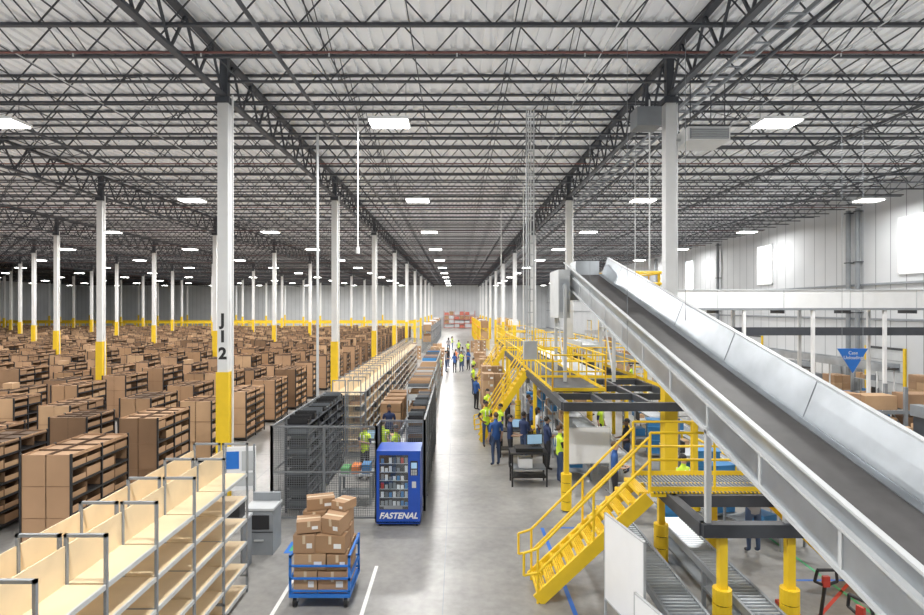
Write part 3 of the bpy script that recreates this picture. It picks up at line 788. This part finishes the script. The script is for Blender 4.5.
# ---------------------------------------------------------------- people
def skinpose(pose):
    P={'pel':(0,0,.95),'sp':(0,.01,1.1),'ch':(0,.01,1.28),'nb':(0,.01,1.43),'nk':(0,0,1.5),'h1':(0,-.015,1.57),'h2':(0,-.012,1.65),'h3':(0,0,1.71)}
    R={'pel':(.15,.105),'sp':(.135,.1),'ch':(.155,.115),'nb':(.10,.08),'nk':(.052,.055),'h1':(.062,.075),'h2':(.075,.092),'h3':(.05,.06)}
    for s,n in ((-1,'R'),(1,'L')):
        P['hip'+n]=(s*.09,0,.88);P['kn'+n]=(s*.1,-.01,.5);P['an'+n]=(s*.1,.02,.1);P['to'+n]=(s*.115,-.13,.045)
        P['sh'+n]=(s*.175,.01,1.40);P['el'+n]=(s*.225,.03,1.13);P['wr'+n]=(s*.235,-.05,.90);P['pa'+n]=(s*.235,-.07,.83)
        R['hip'+n]=(.088,.092);R['kn'+n]=(.058,.062);R['an'+n]=(.042,.045);R['to'+n]=(.04,.032)
        R['sh'+n]=(.062,.062);R['el'+n]=(.042,.042);R['wr'+n]=(.026,.03);R['pa'+n]=(.018,.038)
    P.update(pose)
    E=[('pel','sp','T'),('sp','ch','T'),('ch','nb','T'),('nb','nk','S'),('nk','h1','S'),('h1','h2','S'),('h2','h3','S')]
    for n in 'RL':
        E+=[('pel','hip'+n,'P'),('hip'+n,'kn'+n,'P'),('kn'+n,'an'+n,'P'),('an'+n,'to'+n,'F'),('ch','sh'+n,'T'),('sh'+n,'el'+n,'A'),('el'+n,'wr'+n,'S'),('wr'+n,'pa'+n,'S')]
    keys=list(P); idx={k:i for i,k in enumerate(keys)}
    V=[Vector(P[k]) for k in keys]; RR=[R[k] for k in keys]; EE=[(idx[a],idx[c]) for a,c,_ in E]; roots=[0]; lab=[(V[idx[a]].copy(),V[idx[c]].copy(),l) for a,c,l in E]
    for n,s in (('R',-1),('L',1)):
        w=Vector(P['wr'+n]);p=Vector(P['pa'+n]); d=(p-w).normalized(); side=Vector((0,-1,0)); side=(side-d*side.dot(d)).normalized() if abs(d.y)<.9 else Vector((-s,0,0))
        cur=d.cross(side).normalized()
        if cur.x*s>0: cur=-cur
        for q,(o,l) in enumerate(((.03,.07),(.01,.08),(-.01,.075),(-.03,.06))):
            a=p+side*o; m_=a+d*l*.55+cur*.008; e_=a+d*l+cur*.03
            i=len(V); V+=[a,m_,e_]; RR+=[(.01,.01),(.009,.009),(.007,.007)]; EE+=[(i,i+1),(i+1,i+2)]; roots.append(i); lab.append((a,e_,'S'))
        a=w+d*.03+side*.02; m_=a+side*.03+d*.02; e_=m_+d*.03+cur*.01
        i=len(V); V+=[a,m_,e_]; RR+=[(.012,.012),(.011,.011),(.008,.008)]; EE+=[(i,i+1),(i+1,i+2)]; roots.append(i); lab.append((a,e_,'S'))
    me=bpy.data.meshes.new('t'); me.from_pydata([tuple(v) for v in V],EE,[]); o=bpy.data.objects.new('t',me); COL.objects.link(o)
    o.modifiers.new('s','SKIN'); o.modifiers[0].use_smooth_shade=True
    sv=me.skin_vertices[0].data
    for i,r in enumerate(RR): sv[i].radius=r; sv[i].use_root=(i in roots)
    ss=o.modifiers.new('u','SUBSURF'); ss.levels=1; ss.render_levels=1
    bpy.context.view_layer.update(); dg=bpy.context.evaluated_depsgraph_get(); em=bpy.data.meshes.new_from_object(o.evaluated_get(dg))
    bpy.data.objects.remove(o)
    vs=[v.co.copy() for v in em.vertices]; fs=[tuple(p.vertices) for p in em.polygons]; ls=[]
    for p in em.polygons:
        c=p.center; best=9;bl='T'
        for a,q,l in lab:
            ab=q-a; t=max(0,min(1,(c-a).dot(ab)/ab.length_squared)); d=(c-(a+ab*t)).length
            if l=='T': d-=.07
            if l=='P': d-=.03
            if d<best: best=d;bl=l
        ls.append(bl)
    return P,vs,fs,ls
POSES=[skinpose({}),
 skinpose({'elR':(-.23,-.02,1.13),'wrR':(-.17,-.24,1.1),'paR':(-.15,-.31,1.11),'elL':(.23,-.02,1.13),'wrL':(.17,-.24,1.08),'paL':(.15,-.31,1.09)}),
 skinpose({'knR':(-.1,-.17,.53),'anR':(-.1,-.2,.12),'toR':(-.11,-.34,.08),'knL':(.1,.06,.5),'anL':(.1,.26,.16),'toL':(.11,.15,.05),'wrR':(-.23,.08,.92),'paR':(-.23,.1,.85),'wrL':(.23,-.2,.97),'paL':(.22,-.26,.92)}),
 skinpose({'elR':(-.3,.06,1.16),'wrR':(-.17,-.03,1.0),'paR':(-.13,-.08,.98),'elL':(.22,.02,1.13),'wrL':(.06,-.17,1.2),'paL':(-.01,-.18,1.22),'knL':(.13,-.03,.5),'anL':(.16,.0,.1),'toL':(.19,-.14,.045)})]
SK=[mat('skin_light',(.62,.38,.27),.6),mat('skin_dark',(.22,.11,.065),.6),mat('skin_tan',(.42,.24,.15),.6)]
HA=[mat('hair_black',(.015,.012,.01),.6),mat('hair_brown',(.09,.05,.025),.6)]
C_hv=mat('hi_vis_vest',(.62,.85,.04),.6); C_navy=mat('navy_cloth',(.02,.035,.10),.8); C_jean=mat('denim',(.05,.08,.16),.85); C_blk=mat('black_cloth',(.025,.025,.03),.85); C_or=mat('orange_vest',(.9,.22,.03),.6)
C_wht=mat('white_cloth',(.7,.7,.7),.8); C_bl=mat('blue_cloth',(.03,.10,.32),.8); C_gry=mat('grey_cloth',(.25,.25,.27),.8); C_shoe=mat('shoe_leather',(.05,.04,.035),.6); M_eye=mat('eye_dark',(.02,.02,.02),.3); M_lip=mat('lips',(.4,.14,.11),.5); M_refl=mat('reflective_band',(.8,.8,.75),.3)
def person(x,y,face,pose=0,top=C_navy,vest=None,pants=C_jean,sk=0,ha=0,h=1.0,longhair=False):
    P,vs,fs,ls=POSES[pose]; b=MB(); b.v=[tuple(v) for v in vs]; b.f=list(fs)
    torso=vest or top; mp={'T':torso,'A':top,'P':pants,'F':C_shoe,'S':SK[sk]}
    b.m=[b.mi(mp[l]) for l in ls]
    hz=1.645
    b.ell((0,.018,hz+.022),(.083,.098,.095),HA[ha],12,6,0,.62,-.35)
    if longhair: b.ell((0,.05,hz-.06),(.08,.06,.15),HA[ha],10,6)
    for s in (-1,1):
        b.ell((s*.03,-.098,hz+.0),(.013,.008,.009),M_eye,6,4); b.ell((s*.082,-.005,hz-.005),(.012,.022,.032),SK[sk],6,4)
    b.ell((0,-.112,hz-.022),(.014,.02,.025),SK[sk],6,4); b.ell((0,-.094,hz-.06),(.026,.008,.008),M_lip,6,4)
    if vest:
        for s in (-1,1): b.cbox((s*.075,-.118,1.28),(.03,.012,.25),M_refl)
        for s in (-1,1): b.cbox((s*.075,.135,1.28),(.03,.012,.25),M_refl)
    me=b.mesh('person',True); o=put('person',me,(x,y,0),face); o.scale=(h,h,h); return o
pi=math.pi
person(1.12,21.4,.3,3,C_blk,C_hv,C_jean,1,0,1.0)
person(1.30,18.8,pi+.4,0,C_bl,None,C_jean,0,1,1.03)
person(1.62,21.0,-1.2,1,C_navy,C_hv,C_blk,2,0,.98)
person(1.75,18.4,1.5,1,C_navy,None,C_blk,0,0,1.03)
person(2.3,19.2,2.2,1,C_navy,None,C_jean,1,0,1.0)
person(1.35,24.6,.8,0,C_blk,C_hv,C_blk,0,0,1.0)
person(2.2,24.4,2.0,1,C_bl,None,C_blk,0,1,1.0)
person(2.95,18.3,-1.3+pi,1,C_navy,None,C_blk,2,0,1.0)
person(3.1,16.9,-1.4+pi,1,C_blk,C_hv,C_jean,0,1,1.0)
person(2.95,20.4,1.5,3,C_wht,None,C_jean,1,0,.96,True)
person(2.95,23.0,1.6,1,C_gry,None,C_blk,0,1,1.0)
person(2.9,21.6,1.4,1,C_bl,None,C_blk,2,1,1.0)
person(-2.35,17.7,pi+.2,1,C_gry,C_hv,C_jean,0,1,1.02)
person(-2.85,17.3,-.6,3,C_navy,C_hv,C_blk,2,0,1.0)
person(-1.85,17.0,1.2,0,C_blk,C_hv,C_blk,1,0,1.0)
person(-2.5,20.6,.2,0,C_navy,None,C_blk,1,0,1.0)
person(5.45,18.0,-1.5,1,C_blk,None,C_jean,1,0,1.0)
person(4.2,14.9,1.2,1,C_bl,None,C_blk,0,1,1.0)
person(5.5,13.6,.5,0,C_blk,C_hv,C_jean,0,0,1.0)
person(5.4,21.0,.9,0,C_navy,C_hv,C_blk,0,1,1.0)
person(6.4,12.1,pi,1,C_gry,None,C_jean,2,0,1.0)
person(9.6,18.3,pi,1,C_navy,None,C_jean,0,1,1.0)
person(13.4,17.2,.4,2,C_blk,C_hv,C_jean,1,0,1.0)
person(16.5,21.9,pi,1,C_bl,None,C_blk,2,0,1.0)
person(12.9,15.3,pi,1,C_blk,C_hv,C_blk,2,0,1.0)
person(14.9,17.2,pi,1,C_navy,None,C_blk,0,0,1.0)
person(10.9,35,1,0,C_blk,C_hv,C_blk,0,0,1.0)
person(6.6,27.5,1,0,C_blk,C_hv,C_blk,0,0,1.0)
person(2.1,29.3,1,0,C_blk,C_hv,C_jean,0,0,1.0)
person(2.0,33.0,-1,3,C_gry,C_hv,C_blk,1,0,1.0)
random.seed(3)
for (x,y) in ((-.9,46),(-.2,45.5),(.35,46.5),(.95,47.5),(-.8,50),(.5,50.5),(-1.3,42),(1.2,41),(.2,62),(-.6,70),(1.0,34),(1.0,29),(-.1,48.6),(1.2,61),(-1.0,66)):
    person(x,y,random.uniform(0,6.28),random.randrange(4),random.choice((C_navy,C_blk,C_gry,C_bl)),random.choice((C_hv,C_or,C_hv,None)),random.choice((C_jean,C_blk)),random.randrange(3),random.randrange(2),random.uniform(.95,1.04),random.random()<.3)

# ---------------------------------------------------------------- world, camera
w=bpy.data.worlds.new('world'); S.world=w; w.use_nodes=True
w.node_tree.nodes['Background'].inputs[0].default_value=(.8,.88,1,1); w.node_tree.nodes['Background'].inputs[1].default_value=1.0
cd=bpy.data.cameras.new('camera'); cam=bpy.data.objects.new('camera',cd); COL.objects.link(cam)
cam.location=(0,0,CAMZ); cam.rotation_euler=(math.pi/2,0,0)
cd.sensor_width=36; cd.sensor_fit='HORIZONTAL'; cd.lens=36*F/924; cd.shift_x=5/924.0; cd.shift_y=.5/924; cd.clip_end=500
S.camera=cam
S.view_settings.view_transform='Standard'; S.view_settings.exposure=0.12; S.view_settings.gamma=1.04
